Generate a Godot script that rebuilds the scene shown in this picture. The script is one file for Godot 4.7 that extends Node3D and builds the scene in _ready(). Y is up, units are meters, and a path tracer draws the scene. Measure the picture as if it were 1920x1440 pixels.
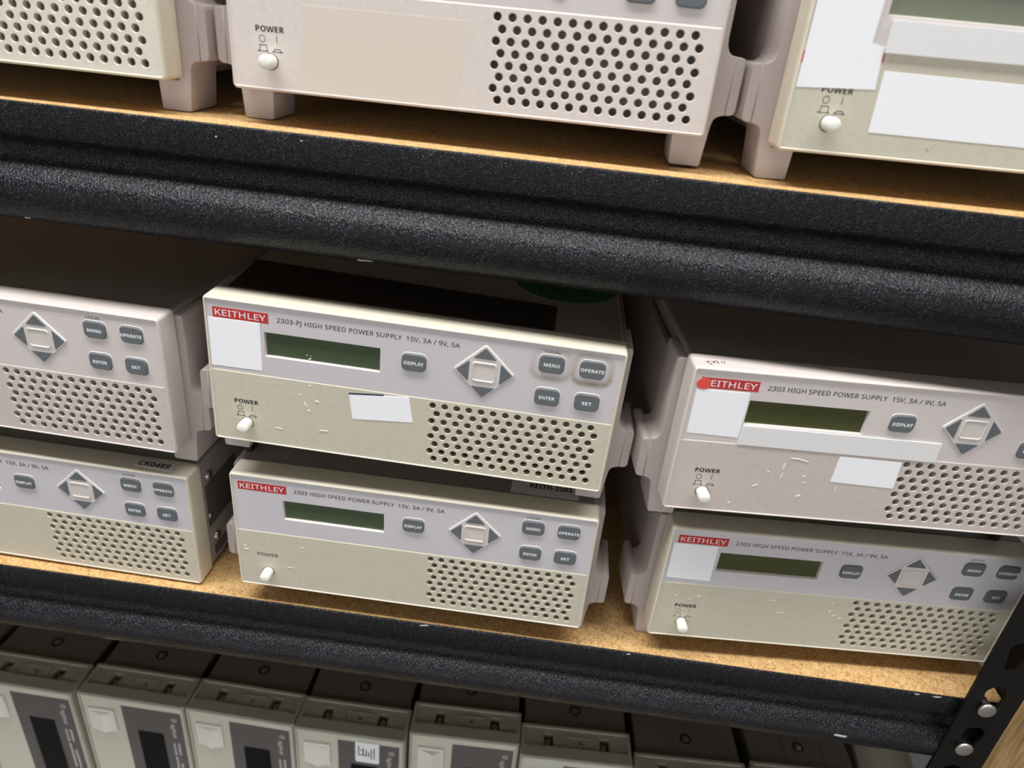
extends Node3D
# A storage rack with bench power supplies. Lengths are written in millimetres and multiplied by S.

const S := 0.001
var M := {}          # materials
var K := {}          # shared meshes
var counts := {}
var font_plain: SystemFont
var font_bold: SystemFont

# ------------------------------------------------------------------ small helpers
func numbered(n: String) -> String:
	var k: int = counts.get(n, 0)
	counts[n] = k + 1
	return n if k == 0 else "%s_%03d" % [n, k]

func thing(called: String, label: String, category: String, at: Vector3, euler := Vector3.ZERO, group := "") -> Node3D:
	var o := Node3D.new()
	o.name = numbered(called)
	add_child(o)
	o.position = at * S
	o.basis = Basis.from_euler(euler * PI / 180.0)
	o.set_meta("label", label)
	o.set_meta("category", category)
	if group != "":
		o.set_meta("group", group)
	return o

func put(called: String, mesh: Mesh, mat: Material, parent: Node3D, at := Vector3.ZERO, label := "") -> MeshInstance3D:
	var o := MeshInstance3D.new()
	o.name = called
	o.mesh = mesh
	o.material_override = mat
	parent.add_child(o, true)
	o.position = at * S
	if label != "":
		o.set_meta("label", label)
	return o

func structure(called: String, mesh: Mesh, mat: Material, at := Vector3.ZERO) -> MeshInstance3D:
	var o := put(called, mesh, mat, self, at)
	o.set_meta("kind", "structure")
	return o

func begin() -> SurfaceTool:
	var st := SurfaceTool.new()
	st.begin(Mesh.PRIMITIVE_TRIANGLES)
	st.set_smooth_group(-1)
	return st

func done(st: SurfaceTool) -> ArrayMesh:
	st.generate_normals()
	return st.commit()

func tri(st: SurfaceTool, a: Vector3, b: Vector3, c: Vector3) -> void:
	st.add_vertex(a * S)
	st.add_vertex(b * S)
	st.add_vertex(c * S)

# a b c d run clockwise as seen from outside
func quad(st: SurfaceTool, a: Vector3, b: Vector3, c: Vector3, d: Vector3) -> void:
	tri(st, a, b, c)
	tri(st, a, c, d)

func box(st: SurfaceTool, a: Vector3, b: Vector3) -> void:
	var lo := Vector3(minf(a.x, b.x), minf(a.y, b.y), minf(a.z, b.z))
	var hi := Vector3(maxf(a.x, b.x), maxf(a.y, b.y), maxf(a.z, b.z))
	var p := func(x: int, y: int, z: int) -> Vector3: return Vector3(hi.x if x else lo.x, hi.y if y else lo.y, hi.z if z else lo.z)
	quad(st, p.call(0, 1, 1), p.call(1, 1, 1), p.call(1, 0, 1), p.call(0, 0, 1))
	quad(st, p.call(1, 1, 0), p.call(0, 1, 0), p.call(0, 0, 0), p.call(1, 0, 0))
	quad(st, p.call(0, 1, 0), p.call(1, 1, 0), p.call(1, 1, 1), p.call(0, 1, 1))
	quad(st, p.call(0, 0, 1), p.call(1, 0, 1), p.call(1, 0, 0), p.call(0, 0, 0))
	quad(st, p.call(0, 1, 0), p.call(0, 1, 1), p.call(0, 0, 1), p.call(0, 0, 0))
	quad(st, p.call(1, 1, 1), p.call(1, 1, 0), p.call(1, 0, 0), p.call(1, 0, 1))

# box with rounded edges and corners, its normals exact
func rbox(st: SurfaceTool, c: Vector3, size: Vector3, r: float, seg := 2) -> void:
	var h := size / 2.0
	r = minf(r, minf(h.x, minf(h.y, h.z)) * 0.999)
	var axes := [[0, 1, 2], [1, 2, 0], [2, 0, 1]]
	for ax in axes:
		for sgn in [-1.0, 1.0]:
			var us := _arc_cuts(h[ax[0]], r, seg)
			var vs := _arc_cuts(h[ax[1]], r, seg)
			var grid := []
			for u in us:
				var row := []
				for v in vs:
					var p := Vector3.ZERO
					p[ax[0]] = u
					p[ax[1]] = v
					p[ax[2]] = sgn * h[ax[2]]
					var inner := Vector3(clampf(p.x, -h.x + r, h.x - r), clampf(p.y, -h.y + r, h.y - r), clampf(p.z, -h.z + r, h.z - r))
					var n := (p - inner).normalized()
					row.append([c + inner + n * r, n])
				grid.append(row)
			for i in us.size() - 1:
				for j in vs.size() - 1:
					var q := [grid[i][j], grid[i][j + 1], grid[i + 1][j + 1], grid[i + 1][j]]
					if sgn < 0:
						q.reverse()
					for k in [0, 1, 2, 0, 2, 3]:
						st.set_normal(q[k][1])
						st.add_vertex(q[k][0] * S)

func _arc_cuts(h: float, r: float, seg: int) -> Array:
	var out := []
	for i in seg + 1:
		out.append(-(h - r) - r * tan(PI / 4.0 * (1.0 - float(i) / seg)))
	for i in seg + 1:
		out.append((h - r) + r * tan(PI / 4.0 * float(i) / seg))
	return out

func rbox_mesh(c: Vector3, size: Vector3, r: float, seg := 2) -> ArrayMesh:
	var st := SurfaceTool.new()
	st.begin(Mesh.PRIMITIVE_TRIANGLES)
	rbox(st, c, size, r, seg)
	return st.commit()

# lathe about the z axis: profile of (radius, z)
func lathe(st: SurfaceTool, c: Vector3, prof: Array, n := 20, group := 1) -> void:
	for i in prof.size() - 1:
		var a: Vector2 = prof[i]
		var b: Vector2 = prof[i + 1]
		st.set_smooth_group(group)
		for k in n:
			var t0 := TAU * k / n
			var t1 := TAU * (k + 1) / n
			var p00 := c + Vector3(cos(t0) * a.x, sin(t0) * a.x, a.y)
			var p01 := c + Vector3(cos(t1) * a.x, sin(t1) * a.x, a.y)
			var p10 := c + Vector3(cos(t0) * b.x, sin(t0) * b.x, b.y)
			var p11 := c + Vector3(cos(t1) * b.x, sin(t1) * b.x, b.y)
			if a.x > 1e-6:
				tri(st, p00, p10, p01)
			if b.x > 1e-6:
				tri(st, p01, p10, p11)
	st.set_smooth_group(-1)

# closed outline in the xy plane, extruded from z0 (back) to z1 (front), its front edge bevelled
func slab(st: SurfaceTool, pts: PackedVector2Array, z0: float, z1: float, bevel: float, group := -1) -> void:
	if Geometry2D.is_polygon_clockwise(pts):
		pts.reverse()
	var n := pts.size()
	var inner := PackedVector2Array()
	for i in n:
		var e0 := (pts[i] - pts[(i + n - 1) % n]).normalized()
		var e1 := (pts[(i + 1) % n] - pts[i]).normalized()
		var nn := (Vector2(-e0.y, e0.x) + Vector2(-e1.y, e1.x)).normalized()
		var k := maxf(0.35, nn.dot(Vector2(-e1.y, e1.x)))
		inner.append(pts[i] + nn * bevel / k)
	for i in n:
		var j := (i + 1) % n
		var a := pts[i]
		var b := pts[j]
		st.set_smooth_group(group)
		quad(st, Vector3(a.x, a.y, z1 - bevel), Vector3(b.x, b.y, z1 - bevel), Vector3(b.x, b.y, z0), Vector3(a.x, a.y, z0))
		if bevel > 0.0:
			var c := inner[i]
			var d := inner[j]
			quad(st, Vector3(c.x, c.y, z1), Vector3(d.x, d.y, z1), Vector3(b.x, b.y, z1 - bevel), Vector3(a.x, a.y, z1 - bevel))
	st.set_smooth_group(-1)
	var f := inner if bevel > 0.0 else pts
	var ix := Geometry2D.triangulate_polygon(f)
	for i in range(0, ix.size(), 3):
		var p := [f[ix[i]], f[ix[i + 1]], f[ix[i + 2]]]
		if (p[1] - p[0]).cross(p[2] - p[0]) > 0:
			p.reverse()
		tri(st, Vector3(p[0].x, p[0].y, z1), Vector3(p[1].x, p[1].y, z1), Vector3(p[2].x, p[2].y, z1))
		tri(st, Vector3(p[0].x, p[0].y, z0), Vector3(p[2].x, p[2].y, z0), Vector3(p[1].x, p[1].y, z0))

func round_rect(x0: float, y0: float, x1: float, y1: float, r: float, seg := 4) -> PackedVector2Array:
	var out := PackedVector2Array()
	var c := [Vector2(x1 - r, y1 - r), Vector2(x0 + r, y1 - r), Vector2(x0 + r, y0 + r), Vector2(x1 - r, y0 + r)]
	for q in 4:
		for i in seg + 1:
			var t := PI / 2.0 * (q + float(i) / seg)
			out.append(c[q] + Vector2(cos(t), sin(t)) * r)
	return out

# flat sheet cut by u and v lines with some cells left out; uv from the sheet's own extent
func sheet(st: SurfaceTool, us: Array, vs: Array, holes: Array, at: Callable, uvs := Vector2.ZERO) -> void:
	for i in us.size() - 1:
		for j in vs.size() - 1:
			var mid := Vector2((us[i] + us[i + 1]) / 2.0, (vs[j] + vs[j + 1]) / 2.0)
			var skip := false
			for h: Rect2 in holes:
				if h.has_point(mid):
					skip = true
			if skip:
				continue
			var p := [Vector2(us[i], vs[j]), Vector2(us[i + 1], vs[j]), Vector2(us[i + 1], vs[j + 1]), Vector2(us[i], vs[j + 1])]
			for k in [0, 1, 2, 0, 2, 3]:
				if uvs != Vector2.ZERO:
					st.set_uv(p[k] * uvs)
				st.add_vertex(at.call(p[k]) * S)

# ------------------------------------------------------------------ lettering
func letters(called: String, text: String, parent: Node3D, u0: float, u1: float, top: float, base: float, w: float, mat: Material, bold := false, turn := 0.0) -> MeshInstance3D:
	var key := "txt|%s|%s" % [text, bold]
	if not K.has(key):
		var t := TextMesh.new()
		t.font = font_bold if bold else font_plain
		t.font_size = 48
		t.pixel_size = 0.01
		t.depth = 0.02
		t.curve_step = 2.0
		t.text = text
		K[key] = t
	var hk := "txt|H|%s" % bold
	if not K.has(hk):
		var t := TextMesh.new()
		t.font = font_bold if bold else font_plain
		t.font_size = 48
		t.pixel_size = 0.01
		t.depth = 0.02
		t.text = "H"
		K[hk] = t
	var m: TextMesh = K[key]
	var a := m.get_aabb()
	var h: AABB = K[hk].get_aabb()
	var sx := (u1 - u0) / a.size.x
	var sy := (base - top) / h.size.y
	var sz := 0.1 / 0.02
	var o := put(called, m, mat, parent)
	o.basis = Basis.from_euler(Vector3(0, 0, turn)) * Basis.from_scale(Vector3(sx, sy, sz) * S)
	var origin := Vector3(u0 - a.position.x * sx, 0, w + 0.03)
	if turn == 0.0:
		origin.y = -base - h.position.y * sy
	else:      # reads downwards: u0..u1 run down the page, top..base run from right to left
		origin = Vector3(-base - h.position.y * sy, -(u0 - a.position.x * sx), w + 0.03)
		origin.x = top + (base - top) * 0.0 - h.position.y * sy
	o.position = origin * S
	return o

# ------------------------------------------------------------------ materials
func noise_tex(freq: float, normal := false, strength := 4.0, size := 512, seed_ := 1, kind := FastNoiseLite.TYPE_SIMPLEX_SMOOTH, ramp: Gradient = null, octaves := 3) -> NoiseTexture2D:
	var n := FastNoiseLite.new()
	n.noise_type = kind
	n.frequency = freq
	n.seed = seed_
	n.fractal_octaves = octaves
	var t := NoiseTexture2D.new()
	t.noise = n
	t.width = size
	t.height = size
	t.seamless = true
	t.as_normal_map = normal
	t.bump_strength = strength
	if ramp:
		t.color_ramp = ramp
	return t

func ramp(cols: Array, offs: Array) -> Gradient:
	var g := Gradient.new()
	g.offsets = PackedFloat32Array(offs)
	g.colors = PackedColorArray(cols)
	return g

func mat(called: String, c: Color, rough := 0.5, metal := 0.0, spec := 0.5) -> StandardMaterial3D:
	var m := StandardMaterial3D.new()
	m.resource_name = called
	m.albedo_color = c
	m.roughness = rough
	m.metallic = metal
	m.metallic_specular = spec
	M[called] = m
	return m

func grain(m: StandardMaterial3D, tex: Texture2D, scale: float, amount: float) -> StandardMaterial3D:
	m.normal_enabled = true
	m.normal_texture = tex
	m.normal_scale = amount
	m.uv1_triplanar = true
	m.uv1_scale = Vector3.ONE * scale
	return m

func rgb(r: int, g: int, b: int) -> Color:
	return Color(r / 255.0, g / 255.0, b / 255.0)

func make_materials() -> void:
	var fine := noise_tex(0.09, true, 3.0, 512, 3)
	var mottled := noise_tex(0.012, false, 0, 512, 5, FastNoiseLite.TYPE_SIMPLEX_SMOOTH, ramp([Color(0.965, 0.96, 0.945), Color(1, 1, 1), Color(0.98, 0.977, 0.97)], [0.0, 0.5, 1.0]), 5)
	var plastics := {
		"bezel_warm": [rgb(222, 214, 192), 0.42], "bezel_pink": [rgb(216, 205, 196), 0.42],
		"plate_warm": [rgb(206, 199, 178), 0.45], "plate_pink": [rgb(206, 195, 186), 0.48], "plate_cream": [rgb(226, 218, 200), 0.48], "plate_pale": [rgb(224, 213, 203), 0.48],
		"panel_lilac": [rgb(206, 202, 204), 0.5], "panel_pink": [rgb(214, 205, 199), 0.5],
		"bracket": [rgb(176, 164, 158), 0.5], "case": [rgb(158, 152, 144), 0.5], "key_frame": [rgb(214, 206, 198), 0.45],
	}
	for k: String in plastics:
		var m := grain(mat(k, plastics[k][0], plastics[k][1]), fine, 30.0, 0.35)
		if k.begins_with("plate"):
			m.albedo_texture = mottled
			m.uv1_scale = Vector3.ONE * 24.0
			m.normal_scale = 0.12
	mat("key", rgb(98, 103, 105), 0.6)
	grain(M.key, fine, 60.0, 0.2)
	mat("ink", rgb(24, 22, 24), 0.7)
	mat("ink_faded", rgb(112, 104, 96), 0.7)
	mat("white_ink", rgb(238, 238, 236), 0.6)
	mat("red", rgb(190, 44, 42), 0.5)
	mat("dot_red", rgb(226, 78, 66), 0.7)
	mat("paper", rgb(250, 250, 250), 0.75)
	mat("tape", rgb(232, 231, 228), 0.45)
	mat("beige_label", rgb(222, 210, 193), 0.6)
	mat("navy", rgb(28, 42, 74), 0.5)
	mat("dark_label", rgb(40, 36, 32), 0.6)
	mat("green_label", rgb(44, 108, 66), 0.6)
	mat("pink_ink", rgb(206, 44, 92), 0.6)
	mat("lcd", rgb(72, 86, 62), 0.12)
	mat("lcd_olive", rgb(70, 74, 40), 0.12)
	mat("lcd_grey", rgb(104, 110, 84), 0.12)
	mat("button", rgb(240, 238, 222), 0.3)
	mat("void", rgb(84, 80, 76), 0.8)
	mat("rubber", rgb(34, 32, 31), 0.85)
	mat("flake", rgb(228, 220, 204), 0.6)
	mat("chip", rgb(188, 182, 172), 0.7)
	mat("smudge", rgb(150, 136, 116), 0.8)
	mat("zinc", rgb(205, 204, 200), 0.32, 1.0)
	mat("steel", rgb(190, 190, 188), 0.3, 1.0)
	mat("dark_steel", rgb(60, 58, 56), 0.45, 0.9)
	# black powder coat with a pebbled skin
	var coat := mat("black_coat", Color.WHITE, 0.3, 0.0, 0.36)
	coat.normal_enabled = true
	coat.normal_texture = ImageTexture.create_from_image(pebble_image(true))
	coat.normal_scale = 0.42
	coat.albedo_texture = ImageTexture.create_from_image(pebble_image(false))
	coat.uv1_triplanar = true
	coat.uv1_scale = Vector3.ONE * 15.0
	var post := mat("post_black", rgb(22, 20, 18), 0.45, 0.0, 0.28)
	post.normal_enabled = true
	post.normal_texture = coat.normal_texture
	post.normal_scale = 0.2
	post.uv1_triplanar = true
	post.uv1_scale = Vector3.ONE * 15.0
	# particle board
	var b := mat("board", Color.WHITE, 0.8)
	b.albedo_texture = ImageTexture.create_from_image(board_image())
	b.uv1_triplanar = true
	b.uv1_scale = Vector3.ONE * 5.0
	# the plank beside the post: long vertical grain
	var w := mat("plank", Color.WHITE, 0.75)
	w.albedo_texture = noise_tex(0.02, false, 0, 512, 31, FastNoiseLite.TYPE_SIMPLEX_SMOOTH, ramp([rgb(118, 92, 56), rgb(160, 128, 82), rgb(182, 150, 100), rgb(140, 110, 68)], [0.0, 0.4, 0.65, 1.0]), 4)
	w.uv1_triplanar = true
	w.uv1_scale = Vector3(14.0, 1.2, 14.0)
	# the upright supplies on the lowest shelf
	grain(mat("grey_green", rgb(190, 189, 172), 0.5), fine, 30.0, 0.3)
	grain(mat("face_green", rgb(208, 208, 190), 0.5), fine, 30.0, 0.3)
	grain(mat("cover_grey", rgb(120, 116, 108), 0.45), fine, 30.0, 0.3)
	mat("dark_panel", rgb(96, 92, 90), 0.5)
	mat("glass_black", rgb(12, 16, 18), 0.12, 0.0, 0.25)
	mat("rocker", rgb(238, 236, 226), 0.25)
	mat("legend", rgb(196, 194, 188), 0.6)
	# the room
	mat("wall", rgb(120, 118, 116), 0.9)
	var pane := mat("pane", Color(1, 1, 1, 0.04), 0.02)
	pane.transparency = BaseMaterial3D.TRANSPARENCY_ALPHA
	mat("ceiling", rgb(190, 188, 182), 0.9)
	mat("floor", rgb(128, 122, 114), 0.6)
	mat("lamp_body", rgb(235, 235, 232), 0.5)
	var e := mat("lamp_glow", rgb(255, 248, 236), 0.6)
	e.emission_enabled = true
	e.emission = rgb(251, 251, 255)
	e.emission_energy_multiplier = 3.0

# pebbled powder coat: random grains, as relief or as paint with sparse pale flecks
func pebble_image(relief: bool) -> Image:
	var n := 170
	var rng := RandomNumberGenerator.new()
	rng.seed = 51
	var im := Image.create(n, n, false, Image.FORMAT_RGB8)
	for y in n:
		for x in n:
			var a := rng.randf()
			if relief:
				im.set_pixel(x, y, Color(a, a, a))
			else:
				var c := rgb(17, 18, 20).lerp(rgb(27, 28, 31), a)
				if a > 0.965:
					c = rgb(96, 99, 104)
				im.set_pixel(x, y, c)
	im.resize(512, 512, Image.INTERPOLATE_CUBIC)
	if relief:
		im.convert(Image.FORMAT_RGBA8)
		im.bump_map_to_normal_map(6.0)
	return im

func board_image() -> Image:
	var n := 1024
	var im := Image.create(n, n, false, Image.FORMAT_RGB8)
	var rng := RandomNumberGenerator.new()
	rng.seed = 77
	im.fill(rgb(206, 166, 108))
	var tones := [rgb(222, 184, 124), rgb(234, 200, 140), rgb(180, 134, 80), rgb(152, 106, 60), rgb(214, 174, 114), rgb(228, 192, 132)]
	for k in 26000:
		var c: Color = tones[rng.randi() % tones.size()]
		var len := rng.randi_range(5, 22)
		if rng.randf() < 0.08:
			c = rgb(120, 78, 44)
			len = rng.randi_range(2, 9)
		var t := rng.randf() * PI
		var x := rng.randf() * n
		var y := rng.randf() * n
		var wd := rng.randi_range(1, 3)
		for i in len:
			var px := int(x + cos(t) * i)
			var py := int(y + sin(t) * i)
			for j in wd:
				im.set_pixel(posmod(px + j, n), posmod(py + (j % 2), n), c)
	return im

# panel with a dirty ring round the OPERATE and MENU keys; 213 x 41.8 mm
func stained_panel_image() -> Image:
	var w := 1024
	var h := 200
	var im := Image.create(w, h, false, Image.FORMAT_RGB8)
	var nz := FastNoiseLite.new()
	nz.seed = 4
	nz.frequency = 0.05
	var base := rgb(206, 200, 200)
	var dirt := rgb(126, 110, 82)
	for y in h:
		for x in w:
			var u := x * 213.0 / w
			var v := y * 41.8 / h
			var c := base
			var a := 0.0
			for k in [[197.0, 11.4, 1.0], [176.7, 11.4, 0.55]]:
				var q := Vector2(maxf(0, absf(u - k[0]) - 4.2), maxf(0, absf(v - k[1]) - 2.6))
				var r := q.length() - 2.4
				var below := clampf((v - k[1]) / 7.0, -0.2, 1.0)
				var ring := exp(-pow((r - 2.6 - below * 0.6) / 1.5, 2.0))
				a = maxf(a, ring * k[2] * (0.36 + 0.3 * below))
			a *= 0.85 + 0.35 * nz.get_noise_2d(x * 1.3, y * 1.3)
			c = c.lerp(dirt, clampf(a, 0.0, 0.8))
			var g := 1.0 + 0.02 * nz.get_noise_2d(x * 6.0, y * 6.0)
			im.set_pixel(x, y, Color(c.r * g, c.g * g, c.b * g))
	return im

# ------------------------------------------------------------------ bench power supply
# local frame: u to the right and v down from the bezel's upper left front corner, w towards the viewer
const HW := 106.5
const FOOT := 99.0
const BH := 83.56
func P(u: float, v: float, w: float) -> Vector3:
	return Vector3(u - HW, FOOT - v, w)

func supply_meshes() -> void:
	# bezel: a deep frame with a rounded front lip
	var st := begin()
	var prof := [[0.55, -15.4, 0], [0.0, -14.8, 0], [0.0, -2.0, 0], [0.12, -1.2, 1], [0.42, -0.5, 1], [0.9, -0.08, 1], [1.15, 0.0, 1], [1.35, -0.12, 2], [1.5, -0.5, 2], [1.55, -3.4, 2]]
	for i in prof.size() - 1:
		var ra := ring(prof[i][0], prof[i][1])
		var rb := ring(prof[i + 1][0], prof[i + 1][1])
		st.set_smooth_group(1 if i >= 1 and i <= 7 else -1)
		for k in ra.size():
			var j := (k + 1) % ra.size()
			quad(st, ra[k], rb[k], rb[j], ra[j])
	K.bezel = done(st)
	# upper panel with the display window cut out
	st = begin()
	var us := [1.4, 30.6, 90.5, 211.6]
	var vs := [1.5, 15.9, 29.65, 40.6]
	var win := Rect2(30.6, 15.9, 59.9, 13.75)
	sheet(st, us, vs, [win], func(p: Vector2) -> Vector3: return P(p.x, p.y, -0.85), Vector2(1.0 / 213.0, 1.0 / 41.8))
	K.panel = done(st)
	st = begin()          # window surround, stepping down to the display
	var o := [[30.6, 15.9], [90.5, 15.9], [90.5, 29.65], [30.6, 29.65]]
	var q := [[31.1, 16.3], [90.0, 16.3], [90.0, 29.2], [31.1, 29.2]]
	for i in 4:
		var j := (i + 1) % 4
		quad(st, P(o[i][0], o[i][1], -0.85), P(o[j][0], o[j][1], -0.85), P(q[j][0], q[j][1], -2.6), P(q[i][0], q[i][1], -2.6))
	K.window = done(st)
	st = begin()
	quad(st, P(30.9, 16.1, -2.5), P(90.2, 16.1, -2.5), P(90.2, 29.4, -2.5), P(30.9, 29.4, -2.5))
	box(st, P(30.9, 16.1, -2.6), P(90.2, 29.4, -5.0))
	K.lcd = done(st)
	# lower plate with 8 rows of 14 holes
	st = begin()
	var h0 := Vector2(118.733, 44.433)
	var pitch := 6.358
	var rowp := 4.665
	var shift := 2.363
	var rect := func(u0: float, v0: float, u1: float, v1: float) -> void:
		quad(st, P(u0, v0, -0.5), P(u1, v0, -0.5), P(u1, v1, -0.5), P(u0, v1, -0.5))
	rect.call(1.4, 41.2, 211.6, h0.y - rowp / 2)
	rect.call(1.4, h0.y + rowp * 7.5, 211.6, 82.2)
	quad(st, P(1.4, 40.5, -1.0), P(211.6, 40.5, -1.0), P(211.6, 41.2, -0.5), P(1.4, 41.2, -0.5))
	var ca := atan2(rowp, pitch)
	var ang := []
	for s in 4:
		var list := [0.0, ca / 2, ca, (ca + PI / 2) / 2] if s % 2 == 0 else [0.0, (PI / 2 - ca) / 2, PI / 2 - ca, (PI - ca) / 2]
		for t in list:
			ang.append(s * PI / 2 + t)
	for r in 8:
		var v := h0.y + rowp * r
		var start: float = h0.x - pitch / 2 + (shift if r % 2 else 0.0)
		rect.call(1.4, v - rowp / 2, start, v + rowp / 2)
		rect.call(start + pitch * 14, v - rowp / 2, 211.6, v + rowp / 2)
		for c in 14:
			var cu := start + pitch * (c + 0.5)
			for k in 16:
				var t0: float = ang[k]
				var t1: float = ang[(k + 1) % 16]
				var d0 := Vector2(cos(t0), sin(t0))
				var d1 := Vector2(cos(t1), sin(t1))
				var e0 := d0 * minf(pitch / 2 / maxf(absf(d0.x), 1e-6), rowp / 2 / maxf(absf(d0.y), 1e-6))
				var e1 := d1 * minf(pitch / 2 / maxf(absf(d1.x), 1e-6), rowp / 2 / maxf(absf(d1.y), 1e-6))
				var rr := [[e0, e1, -0.5], [d0 * 1.98, d1 * 1.98, -0.5], [d0 * 1.78, d1 * 1.78, -0.75], [d0 * 1.72, d1 * 1.72, -3.1]]
				for i in 3:
					st.set_smooth_group(-1 if i == 0 else 10 + i)
					quad(st, P(cu + rr[i][0].x, v - rr[i][0].y, rr[i][2]), P(cu + rr[i + 1][0].x, v - rr[i + 1][0].y, rr[i + 1][2]), P(cu + rr[i + 1][1].x, v - rr[i + 1][1].y, rr[i + 1][2]), P(cu + rr[i][1].x, v - rr[i][1].y, rr[i][2]))
				st.set_smooth_group(-1)
	K.plate = done(st)
	# cover behind the bezel
	K.case = rbox_mesh(P(HW, BH / 2, -197.0), Vector3(211.4, BH - 1.4, 365.0), 2.5)
	# keys
	st = begin()
	slab(st, round_rect(-6.3, -4.9, 6.3, 4.9, 2.9, 5), -2.2, 0.3, 0.6, 1)
	K.key = done(st)
	st = begin()
	slab(st, round_rect(-6.75, -5.35, 6.75, 5.35, 3.2, 5), -2.2, -0.6, 0.22, 1)
	K.key_rim = done(st)
	# arrow pad
	st = begin()
	var dia := PackedVector2Array()
	for t in 4:
		var dir := Vector2.from_angle(t * PI / 2)
		var tip := dir * (16.2 if t % 2 == 0 else 15.7)
		var nxt := Vector2.from_angle((t + 1) * PI / 2) * (15.7 if t % 2 == 0 else 16.2)
		var prv := Vector2.from_angle((t - 1) * PI / 2) * (15.7 if t % 2 == 0 else 16.2)
		var a := tip + (prv - tip).normalized() * 1.9
		var b := tip + (nxt - tip).normalized() * 1.9
		for i in 5:
			var f := i / 4.0
			dia.append(a.lerp(tip, f).lerp(tip.lerp(b, f), f))
	slab(st, dia, -2.2, -0.6, 0.7, 1)
	K.pad = done(st)
	st = begin()
	var outr := round_rect(-6.3, -5.6, 6.3, 5.6, 1.6, 4)
	var midr := round_rect(-5.7, -5.0, 5.7, 5.0, 1.4, 4)
	var inr := round_rect(-5.1, -4.4, 5.1, 4.4, 1.2, 4)
	for i in outr.size():
		var j := (i + 1) % outr.size()
		quad(st, Vector3(outr[i].x, outr[i].y, -0.6), Vector3(midr[i].x, midr[i].y, -0.1), Vector3(midr[j].x, midr[j].y, -0.1), Vector3(outr[j].x, outr[j].y, -0.6))
		quad(st, Vector3(midr[i].x, midr[i].y, -0.1), Vector3(inr[i].x, inr[i].y, -0.58), Vector3(inr[j].x, inr[j].y, -0.58), Vector3(midr[j].x, midr[j].y, -0.1))
	K.pad_ridge = done(st)
	for k in 4:
		st = begin()
		var tp: Array = [[[0.0, 13.6], [-6.0, 7.4], [6.0, 7.4]], [[0.0, -14.4], [-6.2, -8.1], [6.2, -8.1]], [[-14.2, 0.0], [-7.7, 5.9], [-7.7, -5.9]], [[14.5, 0.0], [8.2, 5.9], [8.2, -5.9]]][k]
		var pg := PackedVector2Array()
		for i in 3:
			var c0 := Vector2(tp[i][0], tp[i][1])
			var c1 := Vector2(tp[(i + 1) % 3][0], tp[(i + 1) % 3][1])
			var c2 := Vector2(tp[(i + 2) % 3][0], tp[(i + 2) % 3][1])
			pg.append(c0 + (c2 - c0).normalized() * 0.7)
			pg.append(c0 + ((c2 - c0).normalized() + (c1 - c0).normalized()) * 0.22)
			pg.append(c0 + (c1 - c0).normalized() * 0.7)
		slab(st, pg, -0.8, -0.3, 0.2)
		K["arrow%d" % k] = done(st)
	# power button and its dark gap
	st = begin()
	lathe(st, Vector3.ZERO, [Vector2(3.1, -1.5), Vector2(3.1, 5.6), Vector2(2.95, 6.3), Vector2(2.5, 6.8), Vector2(1.6, 7.05), Vector2(0.0, 7.1)], 24)
	K.button = done(st)
	st = begin()
	lathe(st, Vector3.ZERO, [Vector2(3.55, -0.52), Vector2(3.5, -0.44), Vector2(2.9, -0.44)], 24)
	K.button_gap = done(st)
	# the printed switch marks
	st = begin()
	for i in 20:
		var t0 := TAU * i / 20
		var t1 := TAU * (i + 1) / 20
		var c := Vector2(15.5, 62.0)
		var pa := c + Vector2(cos(t0), sin(t0)) * 1.5
		var pb := c + Vector2(cos(t1), sin(t1)) * 1.5
		var pc := c + Vector2(cos(t1), sin(t1)) * 1.25
		var pd := c + Vector2(cos(t0), sin(t0)) * 1.25
		quad(st, P(pa.x, pa.y, -0.42), P(pb.x, pb.y, -0.42), P(pc.x, pc.y, -0.42), P(pd.x, pd.y, -0.42))
	var strokes := [[22.05, 60.6, 22.05, 63.2], [14.2, 64.5, 17.3, 64.5], [14.2, 64.5, 14.0, 67.0], [17.3, 64.5, 17.4, 67.0], [13.2, 67.0, 17.9, 67.0], [13.2, 66.9, 14.2, 66.9], [17.1, 66.9, 17.9, 66.9], [21.0, 65.9, 23.2, 65.9], [21.0, 65.9, 20.4, 66.9], [23.2, 65.9, 23.9, 66.9], [19.9, 67.0, 24.4, 67.0], [19.9, 66.9, 20.8, 66.9], [23.5, 66.9, 24.4, 66.9]]
	for s in strokes:
		stroke(st, Vector2(s[0], s[1]), Vector2(s[2], s[3]), 0.28, -0.42)
	K.marks = done(st)
	# side bracket with its foot (right-hand one; the left one is mirrored)
	for side in [1.0, -1.0]:
		st = begin()
		var ol := [[-2.5, 3.5], [2.6, 3.5], [3.7, 4.0], [4.2, 5.2], [4.2, 44.5], [4.5, 47.2], [5.6, 49.6], [7.2, 50.8], [9.0, 51.1], [9.0, 75.2], [7.6, 75.5], [6.0, 76.1], [4.6, 77.4], [4.0, 79.6], [3.7, 82.0], [2.5, 97.2], [1.9, 98.0], [1.0, 98.2], [-11.0, 98.2], [-11.8, 97.8], [-12.1, 96.8], [-12.6, 84.2], [-2.5, 84.2]]
		var pg := PackedVector2Array()
		for a in ol:
			var p := P(213.0 + a[0] if side > 0 else -a[0], a[1], 0)
			pg.append(Vector2(p.x, p.y))
		slab(st, pg, -41.0, -15.6, 0.4, 1)
		K["bracket%d" % side] = done(st)
		st = begin()
		pg = PackedVector2Array()
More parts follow.
